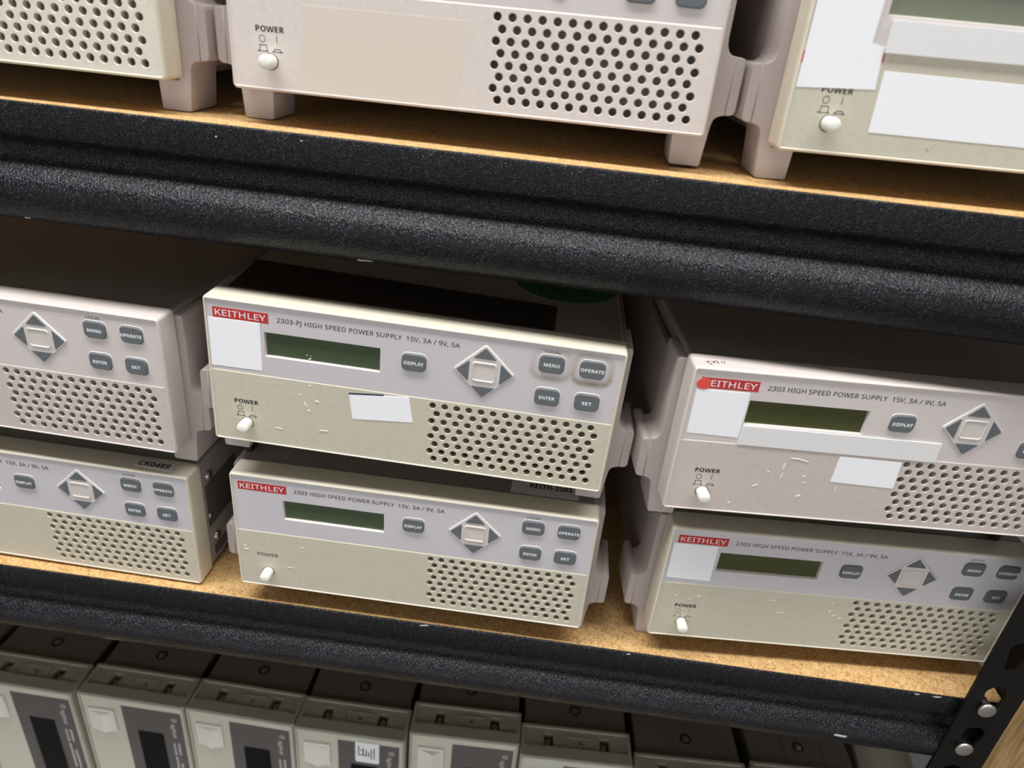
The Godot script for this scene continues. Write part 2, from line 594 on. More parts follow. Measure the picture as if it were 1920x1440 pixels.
		for a in [[9.05, 51.1], [11.6, 51.25], [12.8, 51.7], [13.4, 52.6], [13.6, 53.8], [13.6, 72.2], [13.4, 73.4], [12.8, 74.4], [11.6, 75.0], [9.05, 75.2]]:
			var p := P(213.0 + a[0] if side > 0 else -a[0], a[1], 0)
			pg.append(Vector2(p.x, p.y))
		slab(st, pg, -48.0, -15.6, 0.4, 1)
		K["pivot%d" % side] = done(st)
		K["rail%d" % side] = rbox_mesh(P(213.0 + 1.6 if side > 0 else -1.6, 44.0, -120.0), Vector3(4.0, 70.0, 160.0), 1.0, 1)

func stroke(st: SurfaceTool, a: Vector2, b: Vector2, wd: float, w: float) -> void:
	var d := (b - a).normalized()
	var n := Vector2(-d.y, d.x) * wd / 2.0
	a -= d * wd / 2
	b += d * wd / 2
	quad(st, P(a.x - n.x, a.y - n.y, w), P(b.x - n.x, b.y - n.y, w), P(b.x + n.x, b.y + n.y, w), P(a.x + n.x, a.y + n.y, w))

func ring(inset: float, w: float) -> Array:
	var out := []
	var p := round_rect(inset, inset, 213.0 - inset, BH - inset, maxf(2.2 - inset, 0.35), 4)
	for q in p:
		out.append(P(q.x, BH - q.y, w))
	return out

# thin sticker from four corners (u, v) given clockwise from the upper left
func sticker(called: String, parent: Node3D, c: Array, w: float, m: Material, label := "", thick := 0.18) -> MeshInstance3D:
	var st := begin()
	var pg := PackedVector2Array()
	for a in c:
		var p := P(a[0], a[1], 0)
		pg.append(Vector2(p.x, p.y))
	slab(st, pg, w - 0.05, w + thick, 0.04)
	return put(called, done(st), m, parent, Vector3.ZERO, label)

# small raised crumbs of old glue and chips: a bent ridge for every [u, v, length, width, turn]
func crumbs(called: String, parent: Node3D, list: Array, w: float, m: Material, label: String) -> void:
	var rng := RandomNumberGenerator.new()
	rng.seed = list.size() * 31 + 5
	for a in list:
		var st := begin()
		var pg := PackedVector2Array()
		var n := 9
		for i in n:
			var t := TAU * i / n
			var q := Vector2(cos(t) * a[2] / 2.0, sin(t) * a[3] / 2.0) * rng.randf_range(0.6, 1.25)
			q = q.rotated(-a[4])
			var p := P(a[0], a[1], 0)
			pg.append(Vector2(p.x + q.x, p.y + q.y))
		if Geometry2D.triangulate_polygon(pg).is_empty():
			continue
		slab(st, pg, w - 0.05, w + 0.25, 0.1)
		put(called, done(st), m, parent, Vector3.ZERO, label)

func make_supply(cfg: Dictionary) -> Node3D:
	var o := thing("power_supply", cfg.label, "power supply", cfg.at, cfg.rot, "bench power supplies on the shelves")
	var bez: Material = M[cfg.bezel]
	put("case", K.case, M.case, o)
	put("bezel", K.bezel, bez, o)
	put("perforated_plate", K.plate, M[cfg.plate], o)
	var panel := put("control_panel", K.panel, cfg.get("panel_material", M[cfg.panel]), o)
	put("window_frame", K.window, M.key_frame, panel)
	put("display", K.lcd, M[cfg.get("lcd", "lcd")], o, Vector3.ZERO, "dark green blank display")
	# logo
	var logo := sticker("logo_plate", o, [[4.7, 5.6], [33.3, 5.6], [33.3, 11.15], [4.7, 11.15]], -0.85, M.red, "red logo plate with white letters", 0.1)
	letters("logo_lettering", "KEITHLEY", logo, 6.0 - HW, 32.0 - HW, 6.8 - FOOT, 10.0 - FOOT, -0.75, M.white_ink)
	letters("title_lettering", cfg.title, panel, 37.6 - HW, cfg.get("title_end", 125.5) - HW, 7.2 - FOOT, 9.65 - FOOT, -0.85, M.ink)
	letters("local_lettering", "LOCAL", panel, 172.6 - HW, 180.6 - HW, 4.0 - FOOT, 5.45 - FOOT, -0.85, M.ink)
	# keys
	for k in [["DISPLAY", 107.9, 21.05, 10.0], ["MENU", 176.7, 11.4, 7.8], ["OPERATE", 197.0, 11.4, 11.6], ["ENTER", 176.7, 29.9, 7.9], ["SET", 197.0, 29.9, 4.9]]:
		var at := P(k[1], k[2], 0)
		var key := put("key", K.key, M.key, o, at)
		put("key_rim", K.key_rim, M.key_frame, key)
		letters("key_lettering", k[0], key, -k[3] / 2, k[3] / 2, -0.6, 1.2, 0.3, M.white_ink, true)
	var pad := put("arrow_pad", K.pad, M.key_frame, o, P(143.6, 21.0, 0.35))
	put("pad_ridge", K.pad_ridge, M.key_frame, pad)
	for k in 4:
		put("arrow_key", K["arrow%d" % k], M.key, pad)
	# power switch
	if not cfg.get("faded", false):
		put("switch_marks", K.marks, cfg.get("mark_material", M.ink), o)
	letters("power_lettering", "POWER", o, 12.7 - HW, 25.6 - HW, 56.8 - FOOT, 59.2 - FOOT, -0.5, M.ink_faded if cfg.get("faded", false) else M.ink, true)
	put("power_button", K.button, M.button, o, P(18.8, 71.0, 0), "round cream push button")
	put("button_gap", K.button_gap, M.void, o, P(18.8, 71.0, 0))
	# brackets, pivots and feet
	for side in ([1, -1] if not cfg.get("bare", false) else []):
		var br: Node3D = o
		if side < 0 or not cfg.get("left_only", false):
			br = put("side_bracket", K["bracket%d" % side], M.bracket, o)
			put("handle_pivot", K["pivot%d" % side], M.bracket, br)
			put("side_rail", K["rail%d" % side], M.bracket, br)
		var t: float = cfg.pads[1 if side > 0 else 0]
		var tr: float = cfg.pads[3 if side > 0 else 2]
		var st := begin()
		var u := 213.0 - 10.6 if side > 0 else 0.6
		var deep := 3.0 if t > 3.0 else 0.0
		box(st, P(u + deep, FOOT - 1.2 if br != o else BH - 1.0, -18.0 - deep * 3.0), P(u + 10.0 - deep, FOOT + t, -38.0))
		put("foot_pad", done(st), M.rubber, br)
		var sr := begin()
		box(sr, P(u, BH - 1.0, -330.0), P(u + 10.0, FOOT + tr, -350.0))
		put("rear_foot", done(sr), M.rubber, o)
	return o

# ------------------------------------------------------------------ upright supply on the lowest shelf
# local frame: x right 0..86, v down from the top, z back
func upright_meshes() -> void:
	var st := begin()
	# front block with a raised rim round the face
	box(st, Vector3(0, 0, -1.4), Vector3(86, -213, -10.5))
	var o := round_rect(0, -213, 86, 0, 2.0, 3)
	var i1 := round_rect(0.7, -212.3, 85.3, -0.7, 1.6, 3)
	var i2 := round_rect(2.0, -211, 84, -2.0, 1.0, 3)
	var i3 := round_rect(2.3, -210.7, 83.7, -2.3, 0.9, 3)
	var z := [-1.4, 0.0, 0.0, -1.4]
	var rings := [o, i1, i2, i3]
	for r in 3:
		for k in o.size():
			var j := (k + 1) % o.size()
			var a: Vector2 = rings[r][k]
			var b: Vector2 = rings[r + 1][k]
			var c: Vector2 = rings[r + 1][j]
			var d: Vector2 = rings[r][j]
			quad(st, Vector3(a.x, a.y, z[r]), Vector3(b.x, b.y, z[r + 1]), Vector3(c.x, c.y, z[r + 1]), Vector3(d.x, d.y, z[r]))
	# rear half: the upper side steps down into a shallow tray with two square wells
	var at := func(p: Vector2) -> Vector3: return Vector3(p.x, -1.1, p.y)
	sheet(st, [2.5, 17.8, 25.2, 61.8, 69.2, 83.5], [-26.8, -22.6, -12.2, -10.5], [Rect2(17.8, -22.6, 7.4, 10.4), Rect2(61.8, -22.6, 7.4, 10.4)], at)
	for x in [17.8, 61.8]:
		quad(st, Vector3(x, -1.1, -22.6), Vector3(x + 7.4, -1.1, -22.6), Vector3(x + 7.4, -7, -22.6), Vector3(x, -7, -22.6))
		quad(st, Vector3(x, -1.1, -12.2), Vector3(x + 7.4, -1.1, -12.2), Vector3(x + 7.4, -7, -12.2), Vector3(x, -7, -12.2))
		quad(st, Vector3(x, -1.1, -22.6), Vector3(x, -1.1, -12.2), Vector3(x, -7, -12.2), Vector3(x, -7, -22.6))
		quad(st, Vector3(x + 7.4, -1.1, -22.6), Vector3(x + 7.4, -1.1, -12.2), Vector3(x + 7.4, -7, -12.2), Vector3(x + 7.4, -7, -22.6))
	box(st, Vector3(0, 0, -10.5), Vector3(2.5, -213, -29))
	box(st, Vector3(83.5, 0, -10.5), Vector3(86, -213, -29))
	box(st, Vector3(2.5, 0, -26.8), Vector3(83.5, -12, -29))
	# outline of the little label field between the wells
	for q in [[36.0, -12.0, 57.0, -12.5], [36.0, -21.0, 57.0, -21.5], [36.0, -12.0, 36.5, -21.5], [56.5, -12.0, 57.0, -21.5]]:
		box(st, Vector3(q[0], -1.2, q[1]), Vector3(q[2], -0.75, q[3]))
	K.up_bezel = done(st)
	st = begin()
	box(st, Vector3(17.9, -6.2, -22.5), Vector3(25.1, -7.2, -12.3))
	K.up_well = done(st)
	st = begin()
	lathe(st, Vector3.ZERO, [Vector2(2.7, -3.0), Vector2(2.7, 0.0), Vector2(2.3, 0.7), Vector2(1.2, 1.1), Vector2(0.5, 1.0), Vector2(0.0, 0.6)], 16)
	K.up_screw = done(st)
	st = begin()
	lathe(st, Vector3.ZERO, [Vector2(4.6, -0.2), Vector2(4.6, 0.25), Vector2(3.3, 0.25), Vector2(3.0, -0.4)], 20)
	K.up_cup = done(st)
	K.up_cover = rbox_mesh(Vector3(43.0, -107.0, -128.0), Vector3(81.8, 210.6, 200.0), 1.2, 1)
	st = begin()
	box(st, Vector3(2.0, -2.0, -1.25), Vector3(84.0, -211.0, -2.0))
	K.up_face = done(st)
	st = begin()
	box(st, Vector3(34.0, -8.6, -1.05), Vector3(82.2, -160.0, -1.4))
	K.up_dark = done(st)
	st = begin()
	slab(st, round_rect(44.0, -150.0, 65.2, -35.3, 0.8, 2), -1.4, -0.85, 0.1)
	K.up_glass = done(st)
	st = begin()
	slab(st, round_rect(7.0, -39.2, 28.0, -14.3, 1.0, 3), -1.4, 0.9, 0.5)
	K.up_switch = done(st)
	st = begin()
	var s := [Vector2(8.6, 0.8), Vector2(19.4, 4.2), Vector2(26.2, 1.0)]
	var y0 := -16.4
	var y1 := -37.2
	quad(st, Vector3(s[0].x, y0, s[0].y), Vector3(s[1].x, y0 - 1.0, s[1].y), Vector3(s[1].x, y1, s[1].y), Vector3(s[0].x, y1, s[0].y))
	quad(st, Vector3(s[1].x, y0 - 1.0, s[1].y), Vector3(s[2].x, y0, s[2].y), Vector3(s[2].x, y1, s[2].y), Vector3(s[1].x, y1, s[1].y))
	tri(st, Vector3(s[0].x, y0, s[0].y), Vector3(s[2].x, y0, s[2].y), Vector3(s[1].x, y0 - 1.0, s[1].y))
	tri(st, Vector3(s[0].x, y1, s[0].y), Vector3(s[1].x, y1, s[1].y), Vector3(s[2].x, y1, s[2].y))
	K.up_rocker = done(st)
	# starburst emblem and the worn small print as rows of short strokes
	st = begin()
	for k in 10:
		var t := TAU * k / 10
		var c := Vector2(76.2, -17.0)
		var d := Vector2(cos(t), sin(t))
		var n := Vector2(-d.y, d.x) * 0.32
		var a := c + d * 0.9
		var b := c + d * 2.5
		quad(st, Vector3(a.x + n.x, a.y + n.y, -0.98), Vector3(b.x + n.x, b.y + n.y, -0.98), Vector3(b.x - n.x, b.y - n.y, -0.98), Vector3(a.x - n.x, a.y - n.y, -0.98))
	K.up_burst = done(st)
	st = begin()
	var rng := RandomNumberGenerator.new()
	rng.seed = 12
	for line in [[73.0, 45.0, 60.0], [76.8, 45.0, 58.0], [73.0, 62.0, 92.0], [76.8, 70.0, 98.0]]:
		var v: float = line[1]
		while v < line[2]:
			var l := rng.randf_range(0.7, 1.6)
			box(st, Vector3(line[0] - rng.randf_range(0.7, 1.1), -v, -1.05), Vector3(line[0] + rng.randf_range(0.7, 1.1), -v - l, -0.98))
			v += l + rng.randf_range(0.3, 0.6)
	K.up_print = done(st)

func make_upright(x: float, top: float, z: float, yaw: float, label: String) -> Node3D:
	var o := thing("upright_power_supply", label, "power supply", Vector3(x, top - 213.0, z), Vector3(0, yaw, 0), "grey supplies standing on their sides under the middle shelf")
	var up := Vector3(0, 213, 0)
	put("cover", K.up_cover, M.cover_grey, o, up)
	put("front_bezel", K.up_bezel, M.grey_green, o, up)
	for dx: float in [0.0, 44.0]:
		put("screw_well", K.up_well, M.void, o, up + Vector3(dx, 0, 0))
	for p in [[21.5, -4.6, -17.2], [65.5, -4.6, -17.0], [46.8, -1.4, -16.0]]:
		var s := put("screw", K.up_screw, M.steel, o, up + Vector3(p[0], p[1], p[2]))
		s.rotation.x = -PI / 2
		if p[0] == 46.8:
			s.scale = Vector3(0.75, 0.75, 0.75)
	for p in [[43.4, -46.5], [43.4, -180.0]]:
		var c := put("screw_cup", K.up_cup, M.dark_steel, o, up + Vector3(p[0], -1.7, p[1]))
		c.rotation.x = -PI / 2
		var s := put("cover_screw", K.up_screw, M.steel, o, up + Vector3(p[0], -2.3, p[1]))
		s.rotation.x = -PI / 2
	put("face", K.up_face, M.face_green, o, up)
	var dk := put("display_panel", K.up_dark, M.dark_panel, o, up)
	put("display", K.up_glass, M.glass_black, o, up)
	var sw := put("rocker_switch", K.up_switch, M.rocker, o, up)
	put("rocker", K.up_rocker, M.rocker, sw)
	put("emblem", K.up_burst, M.legend, dk)
	put("small_print", K.up_print, M.legend, dk)
	var t := letters("logo_lettering", "Agilent", dk, 21.5, 38.5, 74.4, 77.6, -1.05, M.legend, true, -PI / 2)
	t.position.x = 74.6 * S
	return o

# ------------------------------------------------------------------ rack
# profile of a beam: (forward, up) from the upper lip edge
func beam_profile() -> Array:
	var pts := [Vector2(-1.3, 0.0), Vector2(-0.8, 0.0), Vector2(-0.2, -0.3), Vector2(0.0, -1.0), Vector2(0.0, -14.4), Vector2(-0.6, -15.6), Vector2(-2.4, -16.8), Vector2(-5.2, -18.2), Vector2(-6.6, -20.2), Vector2(-7.0, -23.0), Vector2(-6.8, -25.6), Vector2(-5.8, -28.0), Vector2(-3.6, -30.2), Vector2(-0.6, -32.4), Vector2(2.2, -34.8), Vector2(4.2, -38.0), Vector2(4.9, -41.4), Vector2(4.4, -45.0), Vector2(2.6, -49.0), Vector2(-0.2, -53.4), Vector2(-3.0, -56.4), Vector2(-4.2, -57.2), Vector2(-6.0, -57.0), Vector2(-10.0, -56.4)]
	return pts

func beam_mesh(x0: float, x1: float) -> ArrayMesh:
	var st := begin()
	var p := beam_profile()
	var n := 24
	for i in p.size() - 1:
		st.set_smooth_group(1 if i > 0 else -1)
		for k in n:
			var a := lerpf(x0, x1, float(k) / n)
			var b := lerpf(x0, x1, float(k + 1) / n)
			quad(st, Vector3(a, p[i].y, p[i].x), Vector3(b, p[i].y, p[i].x), Vector3(b, p[i + 1].y, p[i + 1].x), Vector3(a, p[i + 1].y, p[i + 1].x))
	st.set_smooth_group(-1)
	var q := [Vector2(-10.0, -56.4), Vector2(-10.0, -16.5), Vector2(-38.0, -16.5), Vector2(-38.0, -15.2), Vector2(-1.3, -15.2), Vector2(-1.3, 0.0)]
	for i in q.size() - 1:
		quad(st, Vector3(x0, q[i].y, q[i].x), Vector3(x1, q[i].y, q[i].x), Vector3(x1, q[i + 1].y, q[i + 1].x), Vector3(x0, q[i + 1].y, q[i + 1].x))
	return done(st)

func keyhole(y: float) -> PackedVector2Array:
	var out := PackedVector2Array()
	for i in 13:
		var t := PI * i / 12.0
		out.append(Vector2(cos(t) * 6.6, y + sin(t) * 6.6))
	out.append(Vector2(-6.0, y - 3.0))
	for i in 9:
		var t := PI + PI * i / 8.0
		out.append(Vector2(cos(t) * 4.2, y - 13.0 + sin(t) * 4.2))
	out.append(Vector2(6.0, y - 3.0))
	return out

func post_mesh(x0: float, x1: float, y0: float, y1: float, ys: Array, z0: float, z1: float, flange: float) -> ArrayMesh:
	# front flange as a stack of cells, each with a keyhole, then the side flange
	var st := begin()
	var cx := (x0 + x1) / 2.0
	var cuts := [y0]
	for y: float in ys:
		cuts.append(y - 21.0)
		cuts.append(y + 11.0)
	cuts.append(y1)
	for i in cuts.size() - 1:
		var a: float = cuts[i]
		var b: float = cuts[i + 1]
		if i % 2 == 0:
			if b > a:
				quad(st, Vector3(x0, b, z1), Vector3(x1, b, z1), Vector3(x1, a, z1), Vector3(x0, a, z1))
				quad(st, Vector3(x0, b, z0), Vector3(x1, b, z0), Vector3(x1, a, z0), Vector3(x0, a, z0))
			continue
		var hole := keyhole(ys[(i - 1) / 2])
		for k in hole.size():
			hole[k].x += cx
		var mid := Vector2(cx, (a + b) / 2.0)
		var n := hole.size()
		# fan from hole to the rectangle
		var outer := PackedVector2Array()
		for k in n:
			var d := (hole[k] - mid)
			var s := minf((x1 - x0) / 2.0 / maxf(absf(d.x), 1e-5), (b - a) / 2.0 / maxf(absf(d.y), 1e-5))
			outer.append(mid + d * s)
		for k in n:
			var j := (k + 1) % n
			var o0 := outer[k]
			var o1 := outer[j]
			var corner := Vector2.INF
			if absf(o0.x - o1.x) > 0.01 and absf(o0.y - o1.y) > 0.01:
				corner = Vector2(x0 if minf(o0.x, o1.x) < x0 + 0.01 else x1, a if minf(o0.y, o1.y) < a + 0.01 else b)
			for zz in [z0, z1]:
				quad(st, Vector3(hole[k].x, hole[k].y, zz), Vector3(o0.x, o0.y, zz), Vector3(o1.x, o1.y, zz), Vector3(hole[j].x, hole[j].y, zz))
				if corner != Vector2.INF:
					tri(st, Vector3(o0.x, o0.y, zz), Vector3(corner.x, corner.y, zz), Vector3(o1.x, o1.y, zz))
			quad(st, Vector3(hole[k].x, hole[k].y, z1), Vector3(hole[j].x, hole[j].y, z1), Vector3(hole[j].x, hole[j].y, z0), Vector3(hole[k].x, hole[k].y, z0))
	quad(st, Vector3(x0, y1, z0), Vector3(x0, y1, z1), Vector3(x0, y0, z1), Vector3(x0, y0, z0))
	box(st, Vector3(x1, y0, z1), Vector3(x1 + 1.8, y1, z1 - flange))
	return done(st)

func rivet_mesh() -> ArrayMesh:
	var st := begin()
	lathe(st, Vector3.ZERO, [Vector2(3.4, -7.0), Vector2(3.4, -0.6), Vector2(4.2, -0.2), Vector2(4.9, 0.0)], 24, 1)
	lathe(st, Vector3.ZERO, [Vector2(4.9, 0.0), Vector2(5.25, 0.3), Vector2(5.25, 1.2), Vector2(4.95, 1.6), Vector2(4.5, 1.75), Vector2(0.0, 1.8)], 24, 2)
	return done(st)

func make_rack() -> void:
	var r := thing("storage_rack", "black steel boltless rack with rolled beams and slotted corner post", "rack", Vector3(-480, -1150, 0))
	var off := Vector3(480, 1150, 0)
	# corner posts
	var ys := []
	for k in range(-20, 10):
		ys.append(-193.5 - 36.0 * k)
	ys.reverse()
	var pm := post_mesh(448.5, 477.5, -1150, 700, ys, -1.0, 1.0, 34.0)
	put("post", pm, M.post_black, r, off)
	put("post", pm, M.post_black, r, off + Vector3(-925, 0, 0))
	# beams; the upper shelf stands very slightly askew in the rack
	var specs := [[368.5, Vector3(0, 0, -6.0), 0.0], [80.7, Vector3(0, 0, -7.3), -1.3], [-207.0, Vector3(0, 0, -4.6), 0.0], [-577.0, Vector3(0, 0, -6.0), 0.0]]
	for s in specs:
		var b := put("front_beam", beam_mesh(-470.0, 474.0), M.black_coat, r, off + s[1] + Vector3(0, s[0], 0))
		b.rotation.y = deg_to_rad(s[2])
		if s[0] < 0 and s[0] > -300:
			for y: float in [-204.9, -240.6]:
				put("rivet", K.rivet, M.zinc, b, Vector3(460.8, y - s[0], 7.1), "zinc rivet head hooked in a slot")
			for c in [[118.0, -0.9, 6.0, 0.9, 0.5], [247.0, -1.0, 3.0, 0.8, 0.4], [388.0, -41.0, 9.0, 2.0, -0.15], [436.0, -0.9, 5.0, 0.8, 0.4], [424.0, -0.9, 3.0, 0.7, 0.4], [-92.0, -55.0, 22.0, 0.7, 0.1], [424.0, -56.5, 8.0, 1.0, 0.0]]:
				chip(b, c)
		else:
			for c in [[52.0, -3.0, 1.2, 0.6, 0.2], [12.0, -5.5, 1.0, 0.8, 0.4], [80.0, -56.0, 8.0, 0.7, 0.1], [-92.0, -55.8, 4.0, 0.8, 0.1]]:
				chip(b, c)
		var rear := put("rear_beam", beam_mesh(-470.0, 474.0), M.black_coat, r, off + Vector3(0, s[0], -450.0))
		rear.rotation.y = PI
		for x: float in [-466.0, 462.0]:
			var st := begin()
			box(st, Vector3(x, s[0] - 57.0, -34.0), Vector3(x + 14.0, s[0] - 16.0, -440.0))
			put("side_beam", done(st), M.post_black, r, off)

# a spot where the black coat has flaked off: [x, y, length, height, tilt] on the beam's front
func chip(beam: Node3D, c: Array) -> void:
	var p := beam_profile()
	var z := 0.0
	for i in p.size() - 1:
		if p[i].y >= c[1] and p[i + 1].y <= c[1] and i > 1:
			z = lerpf(p[i].x, p[i + 1].x, (p[i].y - c[1]) / maxf(0.01, p[i].y - p[i + 1].y))
			break
	var st := begin()
	var pg := PackedVector2Array()
	var rng := RandomNumberGenerator.new()
	rng.seed = int(c[0] * 7.0) + 900
	for i in 10:
		var t := TAU * i / 10
		pg.append(Vector2(c[0], c[1]) + Vector2(cos(t) * c[2] / 2.0, sin(t) * c[3] / 2.0).rotated(c[4] * 0.3) * rng.randf_range(0.7, 1.2))
	if Geometry2D.triangulate_polygon(pg).is_empty():
		return
	slab(st, pg, z - 0.3, z + 0.25, 0.08)
	put("paint_chip", done(st), M.chip, beam, Vector3.ZERO, "pale chip in the black paint")

func make_board(label: String, y: float, at: Vector3, yaw: float) -> void:
	var st := begin()
	var pg := PackedVector2Array([Vector2(-468.0, 0.5), Vector2(476.8, 0.5), Vector2(476.8, 440.0), Vector2(-468.0, 440.0)])
	slab(st, pg, 0.0, 15.0, 0.3)
	var o := put(numbered("shelf_board"), done(st), M.board, self, Vector3.ZERO)
	o.basis = Basis(Vector3(1, 0, 0), Vector3(0, 0, -1), Vector3(0, 1, 0))
	o.basis = Basis.from_euler(Vector3(0, deg_to_rad(yaw), 0)) * o.basis
	o.position = (at + Vector3(0, y - 15.0, 0)) * S
	o.position += Basis.from_euler(Vector3(0, deg_to_rad(yaw), 0)) * Vector3(0, 0, -0.0009)
	o.set_meta("label", label)
	o.set_meta("category", "shelf")
	o.set_meta("group", "shelf boards of the rack")

# ------------------------------------------------------------------ room
func slab_mesh(size: Vector3) -> BoxMesh:
	var m := BoxMesh.new()
	m.size = size * S
	return m

func make_room() -> void:
	structure("floor", slab_mesh(Vector3(5600, 100, 3500)), M.floor, Vector3(100, -1200, 1000))
	structure("ceiling", slab_mesh(Vector3(5600, 100, 3500)), M.ceiling, Vector3(100, 1600, 1000))
	structure("wall_back", slab_mesh(Vector3(5600, 2700, 100)), M.wall, Vector3(100, 200, -650))
	# the far wall is glazed from knee height up, open to the hazy sky
	structure("wall_front", slab_mesh(Vector3(5600, 900, 100)), M.wall, Vector3(100, 1100, 2650))
	structure("trim_1", slab_mesh(Vector3(5600, 300, 100)), M.wall, Vector3(100, -1000, 2650))
	structure("window_1", slab_mesh(Vector3(5400, 1500, 8)), M.pane, Vector3(100, -100, 2650))
	structure("wall_left", slab_mesh(Vector3(100, 2700, 3400)), M.wall, Vector3(-2650, 200, 1000))
	structure("wall_right", slab_mesh(Vector3(100, 2700, 3400)), M.wall, Vector3(2850, 200, 1000))

func make_lamp(x: float, z: float, energy: float, label: String) -> void:
	var o := thing("ceiling_light", label, "ceiling light", Vector3(x, 1550, z), Vector3.ZERO, "fluorescent ceiling lights over the aisle")
	var st := begin()
	box(st, Vector3(-640, 0, -160), Vector3(640, -45, 160))
	put("housing", done(st), M.lamp_body, o)
	put("diffuser", rbox_mesh(Vector3(0, -50, 0), Vector3(1220, 12, 260), 5.0), M.lamp_glow, o)
	var l := AreaLight3D.new()
	l.name = "glow_light"
	l.area_size = Vector2(1.22, 0.26)
	l.light_color = rgb(251, 251, 255)
	l.light_energy = energy
	l.shadow_enabled = true
	l.area_range = 12.0
	o.add_child(l)
	l.position = Vector3(0, -0.06, 0)
	l.rotation.x = -PI / 2

# ------------------------------------------------------------------ scene
func _ready() -> void:
	# camera
	var cam := Camera3D.new()
	cam.name = "camera"
	add_child(cam)
	cam.transform = Transform3D(Basis(Vector3(0.991505, 0.091644, -0.092303), Vector3(-0.123718, 0.883520, -0.451759), Vector3(0.040150, 0.459341, 0.887352)).orthonormalized(), Vector3(172.24, 136.35, 317.55) * S)
	var lens := CameraAttributesPhysical.new()
	lens.frustum_focal_length = 35.0
	lens.frustum_focus_distance = 0.385
	lens.exposure_aperture = 10.5
	cam.attributes = lens
	cam.fov = 56.853
	cam.near = 0.01
	cam.far = 50.0
	cam.current = true
	var we := WorldEnvironment.new()
	we.name = "environment"
	var env := Environment.new()
	env.background_mode = Environment.BG_COLOR
	env.background_color = rgb(250, 251, 255)
	env.background_energy_multiplier = 2.45
	env.tonemap_mode = Environment.TONE_MAPPER_LINEAR
	env.tonemap_exposure = 0.88
	env.sdfgi_enabled = true
	env.ssao_enabled = true
	env.ssil_enabled = true
	we.environment = env
	add_child(we)
	make_materials()
	# lights
	make_lamp(-480, 310, 3.4, "fluorescent ceiling light over the left half of the rack front")
	make_lamp(820, 310, 2.1, "fluorescent ceiling light over the post end of the rack front")
	# room and rack
	make_room()
	font_plain = SystemFont.new()
	font_plain.font_names = PackedStringArray(["Droid Sans"])
	font_bold = SystemFont.new()
	font_bold.font_names = PackedStringArray(["Droid Sans"])
	font_bold.font_weight = 700
	K.rivet = rivet_mesh()
	make_rack()
	make_board("particle board of the uppermost shelf under the three tall-footed supplies", 80.7, Vector3(0, 0, -7.3), -1.3)
	make_board("particle board of the shelf above the three tall-footed supplies", 368.5, Vector3(0, 0, -6.0), 0.0)
	make_board("particle board of the middle shelf under the stacked supplies", -207.0, Vector3(0, 0, -4.6), 0.0)
	make_board("particle board of the lowest shelf under the upright grey supplies", -577.0, Vector3(0, 0, -6.0), 0.0)
	var pl := thing("wooden_plank", "brown wooden plank standing upright beside the black slotted post", "plank", Vector3(600, -1150, -20))
	put("plank_body", rbox_mesh(Vector3(0, 600, -12), Vector3(220, 1200, 24), 1.5, 1), M.plank, pl)

	# bench supplies
	supply_meshes()
	var T23 := "2303 HIGH SPEED POWER SUPPLY  15V, 3A / 9V, 5A"
	var c1 := make_supply({"label": "beige power supply with brown stains round two keys, stacked uppermost in the middle", "at": Vector3(104.71, -100.89, 0.25), "rot": Vector3(0, 0, -1.03), "bezel": "bezel_warm", "plate": "plate_warm", "panel": "panel_lilac", "title": "2303-PJ HIGH SPEED POWER SUPPLY  15V, 3A / 9V, 5A", "title_end": 130.4, "pads": [10.4, 6.1, 10.4, 6.1]})
	var c2 := make_supply({"label": "beige power supply with worn-off switch print and no stickers, standing on the board", "at": Vector3(108.3, -207.42, -3.55), "rot": Vector3(0.03, -0.14, 0.18), "bezel": "bezel_warm", "plate": "plate_warm", "panel": "panel_lilac", "title": T23, "faded": true, "pads": [-0.5, 0.1, -0.5, 0.1]})
	var r1 := make_supply({"label": "pinkish grey power supply with a red dot sticker and a pale tape strip", "at": Vector3(349.42, -101.6, -0.8), "rot": Vector3(0.2, 4.77, -0.19), "bezel": "bezel_pink", "plate": "plate_pink", "panel": "panel_pink", "lcd": "lcd_olive", "title": T23, "left_only": true, "pads": [8.0, 8.0, 8.0, 8.0]})
	var r2 := make_supply({"label": "beige power supply with one white label, on the board beside the corner post", "at": Vector3(361.72, -208.0, -15.1), "rot": Vector3(0.2, 4.16, -0.29), "bezel": "bezel_warm", "plate": "plate_warm", "panel": "panel_lilac", "lcd": "lcd_olive", "title": T23, "mark_material": M.ink_faded, "left_only": true, "pads": [-0.7, -0.78, 0.4, -0.6]})
	var l1 := make_supply({"label": "pinkish grey power supply stacked on the one with the CK0489 tag", "at": Vector3(-134.97, -117.52, -8.6), "rot": Vector3(0.2, -1.56, -0.31), "bezel": "bezel_pink", "plate": "plate_pink", "panel": "panel_pink", "title": T23, "pads": [4.8, 4.8, 4.8, 4.8]})
	var l2 := make_supply({"label": "beige power supply with a CK0489 tag and bare screwed sides, flat on the board", "at": Vector3(-134.77, -220.68, -12.4), "rot": Vector3(0.2, -0.8, -0.3), "bezel": "bezel_warm", "plate": "plate_warm", "panel": "panel_lilac", "title": T23, "bare": true, "pads": [0, 0, 0, 0]})
	var t2 := make_supply({"label": "pale power supply with a blank beige label, on the uppermost board between two others", "at": Vector3(123.22, 80.75, -15.0), "rot": Vector3(0.04, -1.42, 0.3), "bezel": "bezel_pink", "plate": "plate_pale", "panel": "panel_pink", "title": T23, "pads": [-0.2, 0.7, -0.2, 0.7]})
	var t1 := make_supply({"label": "cream power supply without stickers on the uppermost board", "at": Vector3(-118.69, 80.35, -13.8), "rot": Vector3(-0.04, 0.05, -0.05), "bezel": "bezel_warm", "plate": "plate_cream", "panel": "panel_pink", "title": T23, "pads": [-0.4, -0.4, -0.4, -0.4]})
